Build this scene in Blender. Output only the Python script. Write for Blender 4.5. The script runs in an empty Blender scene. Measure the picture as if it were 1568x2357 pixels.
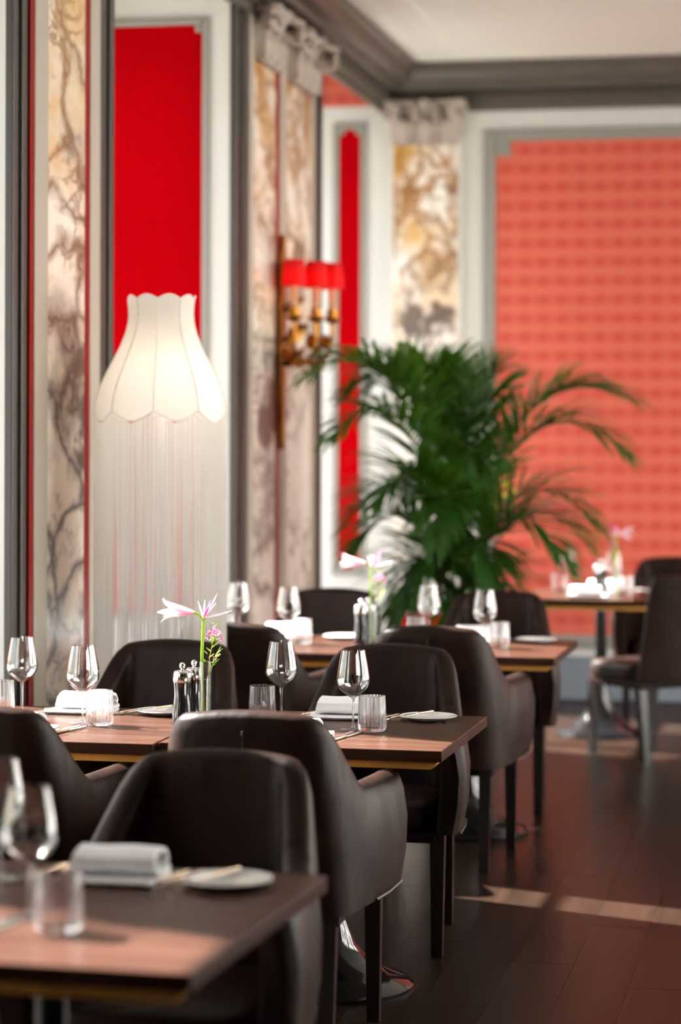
import bpy, bmesh, math, random
from mathutils import Vector, Matrix, Quaternion
random.seed(7)
PI = math.pi
sc = bpy.context.scene
COL = sc.collection

# ------------------------------------------------------------------ camera
EYE = 1.63
YAW = math.atan(1116 / 5565)
cd = bpy.data.cameras.new('camera'); cam = bpy.data.objects.new('camera', cd); COL.objects.link(cam)
cd.sensor_fit = 'VERTICAL'; cd.sensor_height = 36.0; cd.sensor_width = 24.0
cd.lens = 85.0
cd.shift_y = -178.5 / 2357
cd.clip_start = 0.05; cd.clip_end = 200
cd.dof.use_dof = True; cd.dof.focus_distance = 7.05; cd.dof.aperture_fstop = 1.8
cam.matrix_world = (Matrix.Translation((0, 0, EYE)) @ Matrix.Rotation(YAW, 4, 'Z')
                    @ Matrix.Rotation(PI / 2, 4, 'X') @ Matrix.Rotation(math.radians(0.17), 4, 'Z'))
sc.camera = cam

# ------------------------------------------------------------------ world, sun, exposure
w = bpy.data.worlds.new('sky'); sc.world = w; w.use_nodes = True
wn = w.node_tree.nodes; wl = w.node_tree.links
bg = wn['Background']
sky = wn.new('ShaderNodeTexSky'); sky.sky_type = 'NISHITA'
sky.sun_disc = False; sky.sun_elevation = math.radians(44); sky.sun_rotation = math.radians(-68)
sky.dust_density = 3.0; sky.ozone_density = 0.6
hs = wn.new('ShaderNodeHueSaturation'); hs.inputs['Saturation'].default_value = 1.0
wl.new(sky.outputs[0], hs.inputs['Color']); wl.new(hs.outputs[0], bg.inputs['Color'])
bg.inputs['Strength'].default_value = 0.26

sun_dir = Vector((0.93 * math.cos(math.radians(44)), -0.37 * math.cos(math.radians(44)), -math.sin(math.radians(44))))
sd = bpy.data.lights.new('sun', 'SUN'); sd.energy = 28.0; sd.angle = math.radians(0.6); sd.color = (1.0, 0.975, 0.93)
so = bpy.data.objects.new('sun', sd); COL.objects.link(so)
so.rotation_euler = sun_dir.to_track_quat('-Z', 'Y').to_euler(); so.location = (-12, 14, 12)

def portal(name, loc, rot, sx, sy):
    d = bpy.data.lights.new(name, 'AREA'); d.shape = 'RECTANGLE'; d.size = sx; d.size_y = sy
    d.energy = 1.0; d.cycles.is_portal = True
    o = bpy.data.objects.new(name, d); COL.objects.link(o); o.location = loc; o.rotation_euler = rot

LEFT_BAYS = [(3.9, 5.1), (5.85, 7.82), (9.0, 10.97), (12.95, 14.9)]
RIGHT_WINDOWS = [(6.3, 9.0), (9.5, 12.0), (12.5, 14.6)]
HEAD = 3.45
for i, (a, b) in enumerate(LEFT_BAYS):
    portal('window_portal', (-3.62, (a + b) / 2, (0.45 + HEAD) / 2), (0, -PI / 2, 0), HEAD - 0.45, b - a)
for i, (a, b) in enumerate(RIGHT_WINDOWS):
    portal('window_portal', (3.62, (a + b) / 2, 2.0), (0, PI / 2, 0), 3.4, b - a)

sc.view_settings.view_transform = 'Standard'; sc.view_settings.look = 'None'
sc.view_settings.gamma = 1.0; sc.view_settings.use_curve_mapping = False
sc.view_settings.exposure = 1.05
cy = sc.cycles
cy.use_denoising = True; cy.use_adaptive_sampling = True; cy.adaptive_threshold = 0.08; cy.adaptive_min_samples = 20
cy.max_bounces = 8; cy.diffuse_bounces = 4; cy.glossy_bounces = 3; cy.transmission_bounces = 7; cy.transparent_max_bounces = 12
cy.sample_clamp_indirect = 6.0; cy.caustics_reflective = False; cy.caustics_refractive = False; cy.blur_glossy = 0.6

# ------------------------------------------------------------------ material helpers
def mat(name):
    m = bpy.data.materials.new(name); m.use_nodes = True
    nt = m.node_tree; p = nt.nodes['Principled BSDF']
    return m, nt, p
def plain(name, c, rough=0.5, metal=0.0, spec=0.5, bump=0.0, scale=60, coat=0.0, var=0.0):
    m, nt, p = mat(name)
    p.inputs['Base Color'].default_value = (*c, 1); p.inputs['Roughness'].default_value = rough
    p.inputs['Metallic'].default_value = metal; p.inputs['Specular IOR Level'].default_value = spec
    p.inputs['Coat Weight'].default_value = coat; p.inputs['Coat Roughness'].default_value = 0.08
    if bump or var:
        tc = nt.nodes.new('ShaderNodeTexCoord'); n = nt.nodes.new('ShaderNodeTexNoise')
        n.inputs['Scale'].default_value = scale; n.inputs['Detail'].default_value = 5
        nt.links.new(tc.outputs['Object'], n.inputs['Vector'])
        if bump:
            b = nt.nodes.new('ShaderNodeBump'); b.inputs['Strength'].default_value = bump; b.inputs['Distance'].default_value = 0.004
            nt.links.new(n.outputs['Fac'], b.inputs['Height']); nt.links.new(b.outputs['Normal'], p.inputs['Normal'])
        if var:
            mx = nt.nodes.new('ShaderNodeMix'); mx.data_type = 'RGBA'
            mx.inputs['A'].default_value = (*[v * (1 - var) for v in c], 1); mx.inputs['B'].default_value = (*[min(1, v * (1 + var)) for v in c], 1)
            nt.links.new(n.outputs['Fac'], mx.inputs['Factor']); nt.links.new(mx.outputs['Result'], p.inputs['Base Color'])
    return m
def ramp(nt, stops, interp='LINEAR'):
    r = nt.nodes.new('ShaderNodeValToRGB'); cr = r.color_ramp; cr.interpolation = interp
    while len(cr.elements) < len(stops): cr.elements.new(0.5)
    for e, (pos, c) in zip(cr.elements, stops): e.position = pos; e.color = (*c, 1)
    return r
def mathn(nt, op, a, b=None, clamp=False):
    n = nt.nodes.new('ShaderNodeMath'); n.operation = op; n.use_clamp = clamp
    for i, v in enumerate((a, b)):
        if v is None: continue
        if isinstance(v, (int, float)): n.inputs[i].default_value = v
        else: nt.links.new(v, n.inputs[i])
    return n.outputs[0]
def mixc(nt, fac, a, b):
    n = nt.nodes.new('ShaderNodeMix'); n.data_type = 'RGBA'
    for key, v in (('Factor', fac), ('A', a), ('B', b)):
        if isinstance(v, tuple): n.inputs[key].default_value = (*v, 1)
        elif isinstance(v, (int, float)): n.inputs[key].default_value = v
        else: nt.links.new(v, n.inputs[key])
    return n.outputs['Result']

def marble_mat(name, msc, vs1, vs2):
    m, nt, p = mat(name); L = nt.links.new
    tc = nt.nodes.new('ShaderNodeTexCoord')
    mp = nt.nodes.new('ShaderNodeMapping'); mp.inputs['Scale'].default_value = msc; mp.inputs['Rotation'].default_value = (0.25, 0.2, 0); L(tc.outputs['Object'], mp.inputs['Vector'])
    def noise(scale, detail=5, rough=0.55, dist=0.0, vec=None):
        n = nt.nodes.new('ShaderNodeTexNoise'); n.inputs['Scale'].default_value = scale; n.inputs['Detail'].default_value = detail
        n.inputs['Roughness'].default_value = rough; n.inputs['Distortion'].default_value = dist; L(vec or mp.outputs[0], n.inputs['Vector']); return n
    def warp(amount, scale):
        nz = noise(scale, 5); add = nt.nodes.new('ShaderNodeMixRGB'); add.blend_type = 'LINEAR_LIGHT'; add.inputs[0].default_value = amount
        L(mp.outputs[0], add.inputs[1]); L(nz.outputs['Color'], add.inputs[2]); return add.outputs[0]
    w1, w2 = warp(0.30, 2.4), warp(0.20, 5.5)
    def vein(vec, scale, width):
        vo = nt.nodes.new('ShaderNodeTexVoronoi'); vo.feature = 'DISTANCE_TO_EDGE'; vo.inputs['Scale'].default_value = scale; L(vec, vo.inputs['Vector'])
        r = ramp(nt, [(0.0, (1, 1, 1)), (width * 0.3, (0.6, 0.6, 0.6)), (width, (0, 0, 0))]); L(vo.outputs['Distance'], r.inputs[0]); return r.outputs[0]
    def mask(scale, lo, hi, det=4):
        n = noise(scale, det, 0.6); r = ramp(nt, [(lo, (0, 0, 0)), (hi, (1, 1, 1))]); L(n.outputs['Fac'], r.inputs[0]); return r.outputs[0]
    # ochre high up, slate grey lower down the slab: the stone's own banding
    big = noise(1.9, 4)
    sp = nt.nodes.new('ShaderNodeSeparateXYZ'); L(tc.outputs['Object'], sp.inputs[0])
    hz = mathn(nt, 'MULTIPLY_ADD', sp.outputs['Z'], 0.75); hz.node.inputs[2].default_value = -2.05
    hz = mathn(nt, 'ADD', hz, mathn(nt, 'MULTIPLY', big.outputs['Fac'], 1.25), True)
    veincol = mixc(nt, hz, (0.075, 0.075, 0.085), (0.40, 0.17, 0.03))
    base = mixc(nt, mask(2.8, 0.35, 0.65), (0.95, 0.91, 0.83), (0.88, 0.78, 0.67))
    base = mixc(nt, mathn(nt, 'MULTIPLY', mathn(nt, 'MULTIPLY', hz, mask(3.1, 0.42, 0.55)), 0.95), base, (0.72, 0.40, 0.10))
    base = mixc(nt, mathn(nt, 'MULTIPLY', mask(3.7, 0.57, 0.66, 7), 0.6), base, (0.33, 0.31, 0.31))
    c = mixc(nt, mathn(nt, 'MULTIPLY', mathn(nt, 'MULTIPLY', vein(w2, vs2, 0.14), mask(3.3, 0.48, 0.57)), 0.9), base, veincol)
    c = mixc(nt, mathn(nt, 'MULTIPLY', mask(3.0, 0.565, 0.615, 9), 0.95), c, mixc(nt, hz, (0.06, 0.06, 0.065), (0.20, 0.085, 0.045)))
    c = mixc(nt, mathn(nt, 'MULTIPLY', mathn(nt, 'MULTIPLY', vein(w1, vs1, 0.16), mask(2.1, 0.42, 0.52)), 1.0), c, veincol)
    L(c, p.inputs['Base Color']); p.inputs['Roughness'].default_value = 0.28
    return m

def wallpaper_mat():
    m, nt, p = mat('patterned_wallpaper'); L = nt.links.new
    tc = nt.nodes.new('ShaderNodeTexCoord'); sp = nt.nodes.new('ShaderNodeSeparateXYZ'); L(tc.outputs['Object'], sp.inputs[0])
    k = 2 * PI / 0.116
    sz = mathn(nt, 'MULTIPLY_ADD', mathn(nt, 'SINE', mathn(nt, 'MULTIPLY', sp.outputs['Z'], k)), 0.5); sz.node.inputs[2].default_value = 0.5
    sx = mathn(nt, 'MULTIPLY_ADD', mathn(nt, 'SINE', mathn(nt, 'MULTIPLY', sp.outputs['X'], k)), 0.5); sx.node.inputs[2].default_value = 0.5
    f = mathn(nt, 'MULTIPLY', sz, mathn(nt, 'MULTIPLY_ADD', sx, 0.55)); f.node.inputs[1].links[0].from_node.inputs[2].default_value = 0.45
    c = mixc(nt, f, (0.72, 0.145, 0.090), (0.60, 0.054, 0.038))
    L(c, p.inputs['Base Color']); p.inputs['Roughness'].default_value = 0.55
    return m

def wood_mat(name, c1, c2, rough, scale=1.0, axis='X', spec=0.5):
    m, nt, p = mat(name); L = nt.links.new
    tc = nt.nodes.new('ShaderNodeTexCoord'); mp = nt.nodes.new('ShaderNodeMapping')
    s = {'X': (2, 26, 26), 'Y': (26, 2, 26)}[axis]; mp.inputs['Scale'].default_value = tuple(v * scale for v in s); L(tc.outputs['Object'], mp.inputs['Vector'])
    oi = nt.nodes.new('ShaderNodeObjectInfo')
    ad = nt.nodes.new('ShaderNodeVectorMath'); ad.operation = 'ADD'; L(mp.outputs[0], ad.inputs[0])
    cb = nt.nodes.new('ShaderNodeCombineXYZ'); L(mathn(nt, 'MULTIPLY', oi.outputs['Random'], 37.0), cb.inputs[0]); L(cb.outputs[0], ad.inputs[1])
    n = nt.nodes.new('ShaderNodeTexNoise'); n.inputs['Scale'].default_value = 1.0; n.inputs['Detail'].default_value = 7; n.inputs['Roughness'].default_value = 0.6; L(ad.outputs[0], n.inputs['Vector'])
    r = ramp(nt, [(0.3, c1), (0.7, c2)]); L(n.outputs['Fac'], r.inputs[0]); L(r.outputs[0], p.inputs['Base Color'])
    p.inputs['Roughness'].default_value = rough; p.inputs['Specular IOR Level'].default_value = spec
    b = nt.nodes.new('ShaderNodeBump'); b.inputs['Strength'].default_value = 0.12; b.inputs['Distance'].default_value = 0.002
    L(n.outputs['Fac'], b.inputs['Height']); L(b.outputs[0], p.inputs['Normal'])
    return m

def leather_mat():
    m, nt, p = mat('dark_brown_leather'); L = nt.links.new
    tc = nt.nodes.new('ShaderNodeTexCoord')
    n = nt.nodes.new('ShaderNodeTexNoise'); n.inputs['Scale'].default_value = 7; n.inputs['Detail'].default_value = 4; L(tc.outputs['Object'], n.inputs['Vector'])
    n2 = nt.nodes.new('ShaderNodeTexNoise'); n2.inputs['Scale'].default_value = 220; n2.inputs['Detail'].default_value = 2; L(tc.outputs['Object'], n2.inputs['Vector'])
    r = ramp(nt, [(0.3, (0.009, 0.0040, 0.0034)), (0.75, (0.027, 0.0115, 0.0076))]); L(n.outputs['Fac'], r.inputs[0]); L(r.outputs[0], p.inputs['Base Color'])
    p.inputs['Roughness'].default_value = 0.44; p.inputs['Specular IOR Level'].default_value = 0.13
    mp = nt.nodes.new('ShaderNodeMapping'); mp.inputs['Scale'].default_value = (9, 9, 3); L(tc.outputs['Object'], mp.inputs['Vector'])
    n3 = nt.nodes.new('ShaderNodeTexNoise'); n3.inputs['Scale'].default_value = 1.0; n3.inputs['Detail'].default_value = 3; L(mp.outputs[0], n3.inputs['Vector'])
    b1 = nt.nodes.new('ShaderNodeBump'); b1.inputs['Strength'].default_value = 0.35; b1.inputs['Distance'].default_value = 0.02; L(n3.outputs['Fac'], b1.inputs['Height'])
    b2 = nt.nodes.new('ShaderNodeBump'); b2.inputs['Strength'].default_value = 0.12; b2.inputs['Distance'].default_value = 0.002
    L(n2.outputs['Fac'], b2.inputs['Height']); L(b1.outputs[0], b2.inputs['Normal']); L(b2.outputs[0], p.inputs['Normal'])
    return m

def thin_glass_mat(name, tint=(1, 1, 1), ior=1.5, boost=1.0, rough=0.02):
    m, nt, p = mat(name); nt.nodes.remove(p); L = nt.links.new
    out = nt.nodes['Material Output']
    t = nt.nodes.new('ShaderNodeBsdfTransparent'); t.inputs[0].default_value = (*tint, 1)
    g = nt.nodes.new('ShaderNodeBsdfGlossy'); g.inputs['Roughness'].default_value = rough
    lw = nt.nodes.new('ShaderNodeLayerWeight'); lw.inputs['Blend'].default_value = 0.5
    fr = mathn(nt, 'MULTIPLY_ADD', mathn(nt, 'POWER', lw.outputs['Facing'], 4.5), 0.95 * boost, True); fr.node.inputs[2].default_value = 0.045 * boost
    mx = nt.nodes.new('ShaderNodeMixShader'); L(fr, mx.inputs[0])
    L(t.outputs[0], mx.inputs[1]); L(g.outputs[0], mx.inputs[2]); L(mx.outputs[0], out.inputs[0])
    return m
def solid_glass_mat(name, rough=0.0, ior=1.47, clear=0.35):
    m, nt, p = mat(name); nt.nodes.remove(p); L = nt.links.new
    out = nt.nodes['Material Output']
    g = nt.nodes.new('ShaderNodeBsdfGlass'); g.inputs['Roughness'].default_value = rough; g.inputs['IOR'].default_value = ior
    t = nt.nodes.new('ShaderNodeBsdfTransparent'); mx = nt.nodes.new('ShaderNodeMixShader'); mx.inputs[0].default_value = clear
    L(g.outputs[0], mx.inputs[1]); L(t.outputs[0], mx.inputs[2]); L(mx.outputs[0], out.inputs[0])
    return m
def leafy_mat(name, c, trans, rough=0.4, tw=0.4):
    m, nt, p = mat(name); L = nt.links.new
    out = nt.nodes['Material Output']
    p.inputs['Base Color'].default_value = (*c, 1); p.inputs['Roughness'].default_value = rough
    tr = nt.nodes.new('ShaderNodeBsdfTranslucent'); tr.inputs[0].default_value = (*trans, 1)
    mx = nt.nodes.new('ShaderNodeMixShader'); mx.inputs[0].default_value = tw
    L(p.outputs[0], mx.inputs[1]); L(tr.outputs[0], mx.inputs[2]); L(mx.outputs[0], out.inputs[0])
    return m
def glow_mat(name, c, s):
    m, nt, p = mat(name); p.inputs['Base Color'].default_value = (*c, 1)
    p.inputs['Emission Color'].default_value = (*c, 1); p.inputs['Emission Strength'].default_value = s
    return m

M = dict(
    cream=plain('cream_paint', (0.72, 0.70, 0.655), 0.45, bump=0.05, scale=30),
    white=plain('white_paint', (0.82, 0.81, 0.79), 0.4),
    ceiling=plain('ceiling_plaster', (0.84, 0.86, 0.79), 0.7, bump=0.05, scale=12),
    pier=plain('shaded_taupe_paint', (0.05, 0.042, 0.034), 0.4), stone=plain('stone_paint', (0.46, 0.41, 0.34), 0.45),  # pier mouldings: the taupe darkened, their shade put into the colour
    taupe=plain('taupe_paint', (0.115, 0.095, 0.075), 0.42),
    grey=plain('grey_paint', (0.30, 0.29, 0.255), 0.45),
    red=plain('red_satin', (0.46, 0.0006, 0.0035), 0.6, spec=0.0, var=0.05, scale=3),
    redstripe=plain('dark_red_stripe', (0.26, 0.003, 0.004), 0.4, spec=0.2),
    wallpaper=wallpaper_mat(), marble=marble_mat('breccia_marble', (1, 0.40, 0.62), 5.0, 10.0), marbleback=marble_mat('ochre_marble', (1, 1, 0.8), 5.0, 9.0),
    capital=plain('aged_plaster', (0.50, 0.42, 0.36), 0.7, bump=0.6, scale=40, var=0.35),
    skirting=plain('slate_blue_paint', (0.22, 0.25, 0.29), 0.4),
    floor=wood_mat('dark_floor_wood', (0.010, 0.0058, 0.004), (0.027, 0.0155, 0.010), 0.28, 0.6, 'Y', spec=0.10),
    subfloor=plain('floor_slab', (0.020, 0.012, 0.009), 0.35, spec=0.1, bump=0.05, scale=8),
    ground=plain('grey_pavement', (0.13, 0.13, 0.125), 0.8),
    bouncefacade=plain('bounce_facade_pale', (0.85, 0.83, 0.80), 0.8), bouncefacadeglass=plain('bounce_facade_glazing', (0.03, 0.035, 0.04), 0.1),  # colours of the added facade, pale so it reflects sun indoors
    walnut=wood_mat('dark_walnut', (0.030, 0.0120, 0.0080), (0.070, 0.031, 0.020), 0.30, spec=0.10),
    amber=wood_mat('honey_oak', (0.78, 0.36, 0.06), (0.92, 0.50, 0.12), 0.4),
    leather=leather_mat(), seam=plain('leather_piping', (0.05, 0.03, 0.022), 0.5),
    leg=plain('black_stained_wood', (0.010, 0.007, 0.006), 0.28),
    blackmetal=plain('glossy_black_metal', (0.012, 0.012, 0.014), 0.12, 0.3, coat=0.6),
    chrome=plain('chrome', (0.72, 0.72, 0.74), 0.08, 1.0),
    steel=plain('polished_steel', (0.66, 0.62, 0.57), 0.14, 1.0),
    bronze=plain('bronze_cutlery', (0.55, 0.42, 0.30), 0.2, 1.0),
    millblack=plain('lacquered_black', (0.010, 0.010, 0.011), 0.10, coat=0.8),
    linen=plain('white_linen', (0.93, 0.93, 0.94), 0.85, bump=0.15, scale=400),
    porcelain=plain('white_porcelain', (0.86, 0.86, 0.84), 0.12, coat=0.4),
    bowl=thin_glass_mat('thin_glass', (0.985, 0.99, 0.99), 1.5, 2.0),
    glass=solid_glass_mat('clear_glass'),
    tumbler=solid_glass_mat('ribbed_glass', 0.0, 1.45, 0.25),
    pane=thin_glass_mat('window_glass', (0.98, 0.99, 0.99), 1.45, 0.8),
    water=thin_glass_mat('water', (0.90, 0.96, 0.93), 1.33, 1.0),
    palm=leafy_mat('palm_green', (0.020, 0.080, 0.010), (0.15, 0.38, 0.015), 0.33, 0.30),
    stalk=leafy_mat('palm_stalk', (0.10, 0.20, 0.03), (0.2, 0.35, 0.03), 0.4, 0.1),
    stem=leafy_mat('flower_stem', (0.30, 0.50, 0.05), (0.45, 0.60, 0.05), 0.4, 0.35),
    leaf=leafy_mat('small_leaf', (0.25, 0.45, 0.06), (0.45, 0.60, 0.05), 0.45, 0.45),
    petal=leafy_mat('pale_pink_petal', (0.90, 0.66, 0.74), (0.95, 0.70, 0.78), 0.5, 0.5),
    bud=leafy_mat('magenta_bud', (0.80, 0.12, 0.45), (0.85, 0.15, 0.45), 0.5, 0.4),
    tuft=leafy_mat('mauve_flower', (0.78, 0.38, 0.58), (0.8, 0.4, 0.6), 0.6, 0.35),
    brownstem=plain('brown_stem', (0.30, 0.13, 0.04), 0.6),
    pot=plain('dark_planter', (0.03, 0.028, 0.025), 0.4), soil=plain('soil', (0.03, 0.02, 0.012), 0.95, bump=0.8),
    silk=leafy_mat('ivory_silk', (0.88, 0.83, 0.77), (0.95, 0.90, 0.84), 0.55, 0.32),
    fringe=leafy_mat('ivory_thread', (0.95, 0.935, 0.91), (0.97, 0.95, 0.93), 0.6, 0.5),
    piping=plain('ivory_piping', (0.88, 0.84, 0.78), 0.6),
    brass=plain('antique_brass', (0.46, 0.20, 0.04), 0.3, 1.0, bump=0.4, scale=60),
    candle=leafy_mat('candle_sleeve', (0.85, 0.55, 0.33), (0.9, 0.5, 0.25), 0.5, 0.4),
    shade=leafy_mat('red_lamp_shade', (0.70, 0.008, 0.012), (0.9, 0.01, 0.015), 0.6, 0.6),
    bulb=glow_mat('warm_bulb', (1.0, 0.55, 0.22), 14.0), lampbulb=glow_mat('lamp_bulb', (1.0, 0.8, 0.55), 6.0),
)

# ------------------------------------------------------------------ mesh helpers
def bx(bm, x0, x1, y0, y1, z0, z1):
    vs = [bm.verts.new(c) for c in ((x0, y0, z0), (x1, y0, z0), (x1, y1, z0), (x0, y1, z0), (x0, y0, z1), (x1, y0, z1), (x1, y1, z1), (x0, y1, z1))]
    for f in ((0, 3, 2, 1), (4, 5, 6, 7), (0, 1, 5, 4), (1, 2, 6, 5), (2, 3, 7, 6), (3, 0, 4, 7)):
        bm.faces.new([vs[i] for i in f])
def box(*a):
    bm = bmesh.new(); bx(bm, *a); return bm
def lathe(profile, seg=32, bm=None, center=(0, 0, 0), rib=None):
    """profile: [(r, z)]; rib(r, z, a, i) -> r lets a surface be fluted"""
    bm = bm or bmesh.new(); rings = []
    for i, (r, z) in enumerate(profile):
        if r < 1e-6: rings.append([bm.verts.new((center[0], center[1], center[2] + z))]); continue
        ring = []
        for k in range(seg):
            a = 2 * PI * k / seg; rr = rib(r, z, a, i) if rib else r
            ring.append(bm.verts.new((center[0] + rr * math.cos(a), center[1] + rr * math.sin(a), center[2] + z)))
        rings.append(ring)
    for a, b in zip(rings, rings[1:]):
        for k in range(seg):
            k2 = (k + 1) % seg
            if len(a) == 1 and len(b) == 1: continue
            if len(a) == 1: bm.faces.new((a[0], b[k2], b[k]))
            elif len(b) == 1: bm.faces.new((a[k], a[k2], b[0]))
            else: bm.faces.new((a[k], a[k2], b[k2], b[k]))
    bmesh.ops.recalc_face_normals(bm, faces=bm.faces)
    return bm
def tube(pts, radii, seg=8, bm=None, caps=True):
    bm = bm or bmesh.new(); rings = []
    pts = [Vector(p) for p in pts]
    if not isinstance(radii, (list, tuple)): radii = [radii] * len(pts)
    up = Vector((0.13, 0.21, 1)).normalized()
    for i, p in enumerate(pts):
        t = (pts[min(i + 1, len(pts) - 1)] - pts[max(i - 1, 0)]).normalized()
        s = t.cross(up)
        if s.length < 0.1: s = t.cross(Vector((1, 0.1, 0)))
        s.normalize(); n = s.cross(t)
        rings.append([bm.verts.new(p + (s * math.cos(2 * PI * k / seg) + n * math.sin(2 * PI * k / seg)) * radii[i]) for k in range(seg)])
    for a, b in zip(rings, rings[1:]):
        for k in range(seg): bm.faces.new((a[k], a[(k + 1) % seg], b[(k + 1) % seg], b[k]))
    if caps:
        bm.faces.new(list(reversed(rings[0]))); bm.faces.new(rings[-1])
    bmesh.ops.recalc_face_normals(bm, faces=bm.faces)
    return bm
def prism(poly, z0, z1, bm=None, plane='xy'):
    """extrude a polygon; plane 'xy' along z, 'xz' along y, 'yz' along x"""
    bm = bm or bmesh.new()
    f = {'xy': lambda a, b, c: (a, b, c), 'xz': lambda a, b, c: (a, c, b), 'yz': lambda a, b, c: (c, a, b)}[plane]
    v0 = [bm.verts.new(f(a, b, z0)) for a, b in poly]; v1 = [bm.verts.new(f(a, b, z1)) for a, b in poly]
    n = len(poly); bm.faces.new(v0); bm.faces.new(v1)
    for i in range(n): bm.faces.new((v0[i], v0[(i + 1) % n], v1[(i + 1) % n], v1[i]))
    bmesh.ops.recalc_face_normals(bm, faces=bm.faces)
    return bm
def me_of(bm, name, material, smooth=False):
    me = bpy.data.meshes.new(name); bm.to_mesh(me); bm.free()
    if material: me.materials.append(M[material])
    if smooth:
        me.polygons.foreach_set('use_smooth', [True] * len(me.polygons))
        try: me.set_sharp_from_angle(angle=math.radians(45))
        except Exception: pass
    return me
def obj(name, bm, material, parent=None, smooth=False, bevel=0.0, loc=None, rot=None):
    me = bm if isinstance(bm, bpy.types.Mesh) else me_of(bm, name, material, smooth)
    o = bpy.data.objects.new(name, me); COL.objects.link(o)
    if parent: o.parent = parent
    if loc: o.location = loc
    if rot: o.rotation_euler = rot
    if bevel:
        b = o.modifiers.new('bevel', 'BEVEL'); b.width = bevel; b.segments = 2; b.limit_method = 'ANGLE'
    return o
def tag(o, label, cat, group=None):
    o['label'] = label; o['category'] = cat
    if group: o['group'] = group
    return o
def thing(name, label, cat, loc=(0, 0, 0), rotz=0.0, group=None):
    o = bpy.data.objects.new(name, None); COL.objects.link(o); o.empty_display_size = 0.1
    o.location = loc; o.rotation_euler = (0, 0, rotz)
    return tag(o, label, cat, group)
def struct(name, bm, material, **k):
    o = obj(name, bm, material, **k); o['kind'] = 'structure'; return o
def dup(root, label, loc, rotz=0.0, group=None):
    r = root.copy(); COL.objects.link(r); r.location = loc; r.rotation_euler = (0, 0, rotz); r['label'] = label
    if group: r['group'] = group
    for ch in root.children:
        c = ch.copy(); COL.objects.link(c); c.parent = r
        for g in ch.children:
            d = g.copy(); COL.objects.link(d); d.parent = c
    return r

# ------------------------------------------------------------------ floor, ceiling, ground
VB = 14.9          # back wall plane
UW = -2.70         # room face of the left-hand piers
CEIL = 3.92
floor = struct('floor', box(-3.6, 3.6, -7.2, 15.1, -0.12, -0.006), 'subfloor')
bm = box(-0.0946, 0.0946, -0.749, 0.749, -0.006, 0.0)
plank = me_of(bm, 'plank', 'floor')
for i in range(21):
    off = (i * 0.61) % 1.5
    for k in range(10):
        y = 1.2 + off + k * 1.5
        if y + 0.75 > VB - 0.03: continue
        o = obj('plank', plank, None, floor, loc=(-2.56 + i * 0.19, y, 0.0))
struct('ceiling', box(-3.6, 3.6, -7.2, 15.1, CEIL, CEIL + 0.2), 'ceiling')
ceil = bpy.data.objects['ceiling']
for (a, b, t) in ((0.42, 0.55, 0.008),):
    bm = bmesh.new(); bx(bm, UW + a, UW + b, -7, VB - a, CEIL - t, CEIL + 0.01); obj('ceiling_moulding', bm, 'ceiling', ceil, bevel=0.01)
    bm = bmesh.new(); bx(bm, UW + b, 3.3, VB - b, VB - a, CEIL - t, CEIL + 0.01); obj('ceiling_moulding', bm, 'ceiling', ceil, bevel=0.01)
struct('ground_outside', box(-30, -3.62, -20, 40, -0.3, -0.2), 'ground')
fb_ = struct('bounce_facade_outside', box(12.0, 13.0, -14, 32, -0.2, 13.0), 'bouncefacade')  # unseen facade, added to bounce sunlight in through the right windows
for i in range(14):
    for k in range(3): obj('bounce_facade_window', box(11.97, 12.001, -12 + i * 3.1, -10.7 + i * 3.1, 1.0 + k * 4, 3.4 + k * 4), 'bouncefacadeglass', fb_)
struct('ground_outside', box(3.62, 30, -20, 40, -0.3, -0.2), 'ground')

# ------------------------------------------------------------------ walls
def notched(x0, x1, z0, z1, n):
    return [(x0 + n, z0), (x1 - n, z0), (x1 - n, z0 + n), (x1, z0 + n), (x1, z1 - n), (x1 - n, z1 - n), (x1 - n, z1), (x0 + n, z1), (x0 + n, z1 - n), (x0, z1 - n), (x0, z0 + n), (x0 + n, z0 + n)]
def wall_panel(parent, x0, x1, z0, z1, y, fill, notch, mw, mould='grey', proud=0.025):
    """framed panel on a wall that faces -y: moulding pieces and the notched coloured field"""
    obj('wall_panel', prism(notched(x0, x1, z0, z1, notch), y - 0.006, y + 0.002, plane='xz'), fill, parent)
    for (a, b, c, d) in ((x0 - mw, x0, z0 - mw, z1 + mw), (x1, x1 + mw, z0 - mw, z1 + mw), (x0, x1, z0 - mw, z0), (x0, x1, z1, z1 + mw)):
        obj('panel_moulding', box(a, b, y - proud, y + 0.002, c, d), mould, parent, bevel=0.009)
    for sx in (0, 1):
        for sz in (0, 1):
            a = x0 if sx == 0 else x1 - notch; c = z0 if sz == 0 else z1 - notch
            obj('corner_block', box(a, a + notch, y - proud * 0.8, y + 0.002, c, c + notch), mould, parent, bevel=0.006)

bm = bmesh.new(); bx(bm, -3.6, 3.6, VB, VB + 0.2, 0, CEIL + 0.1)
wall_back = struct('wall_back', bm, 'cream')
wall_panel(wall_back, -2.01, 0.95, 0.40, 3.45, VB, 'wallpaper', 0.094, 0.075)
wall_panel(wall_back, 1.5, 3.1, 0.40, 3.45, VB, 'wallpaper', 0.094, 0.075)
wall_panel(wall_back, -3.0, -2.862, 0.785, 3.545, VB, 'red', 0.035, 0.04)
obj('wall_panel', box(-3.3, -2.74, VB - 0.006, VB + 0.002, 3.69, 3.9), 'wallpaper', wall_back)
struct('baseboard_back', box(-2.2, 3.4, VB - 0.025, VB, 0, 0.27), 'skirting', bevel=0.006)

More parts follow.
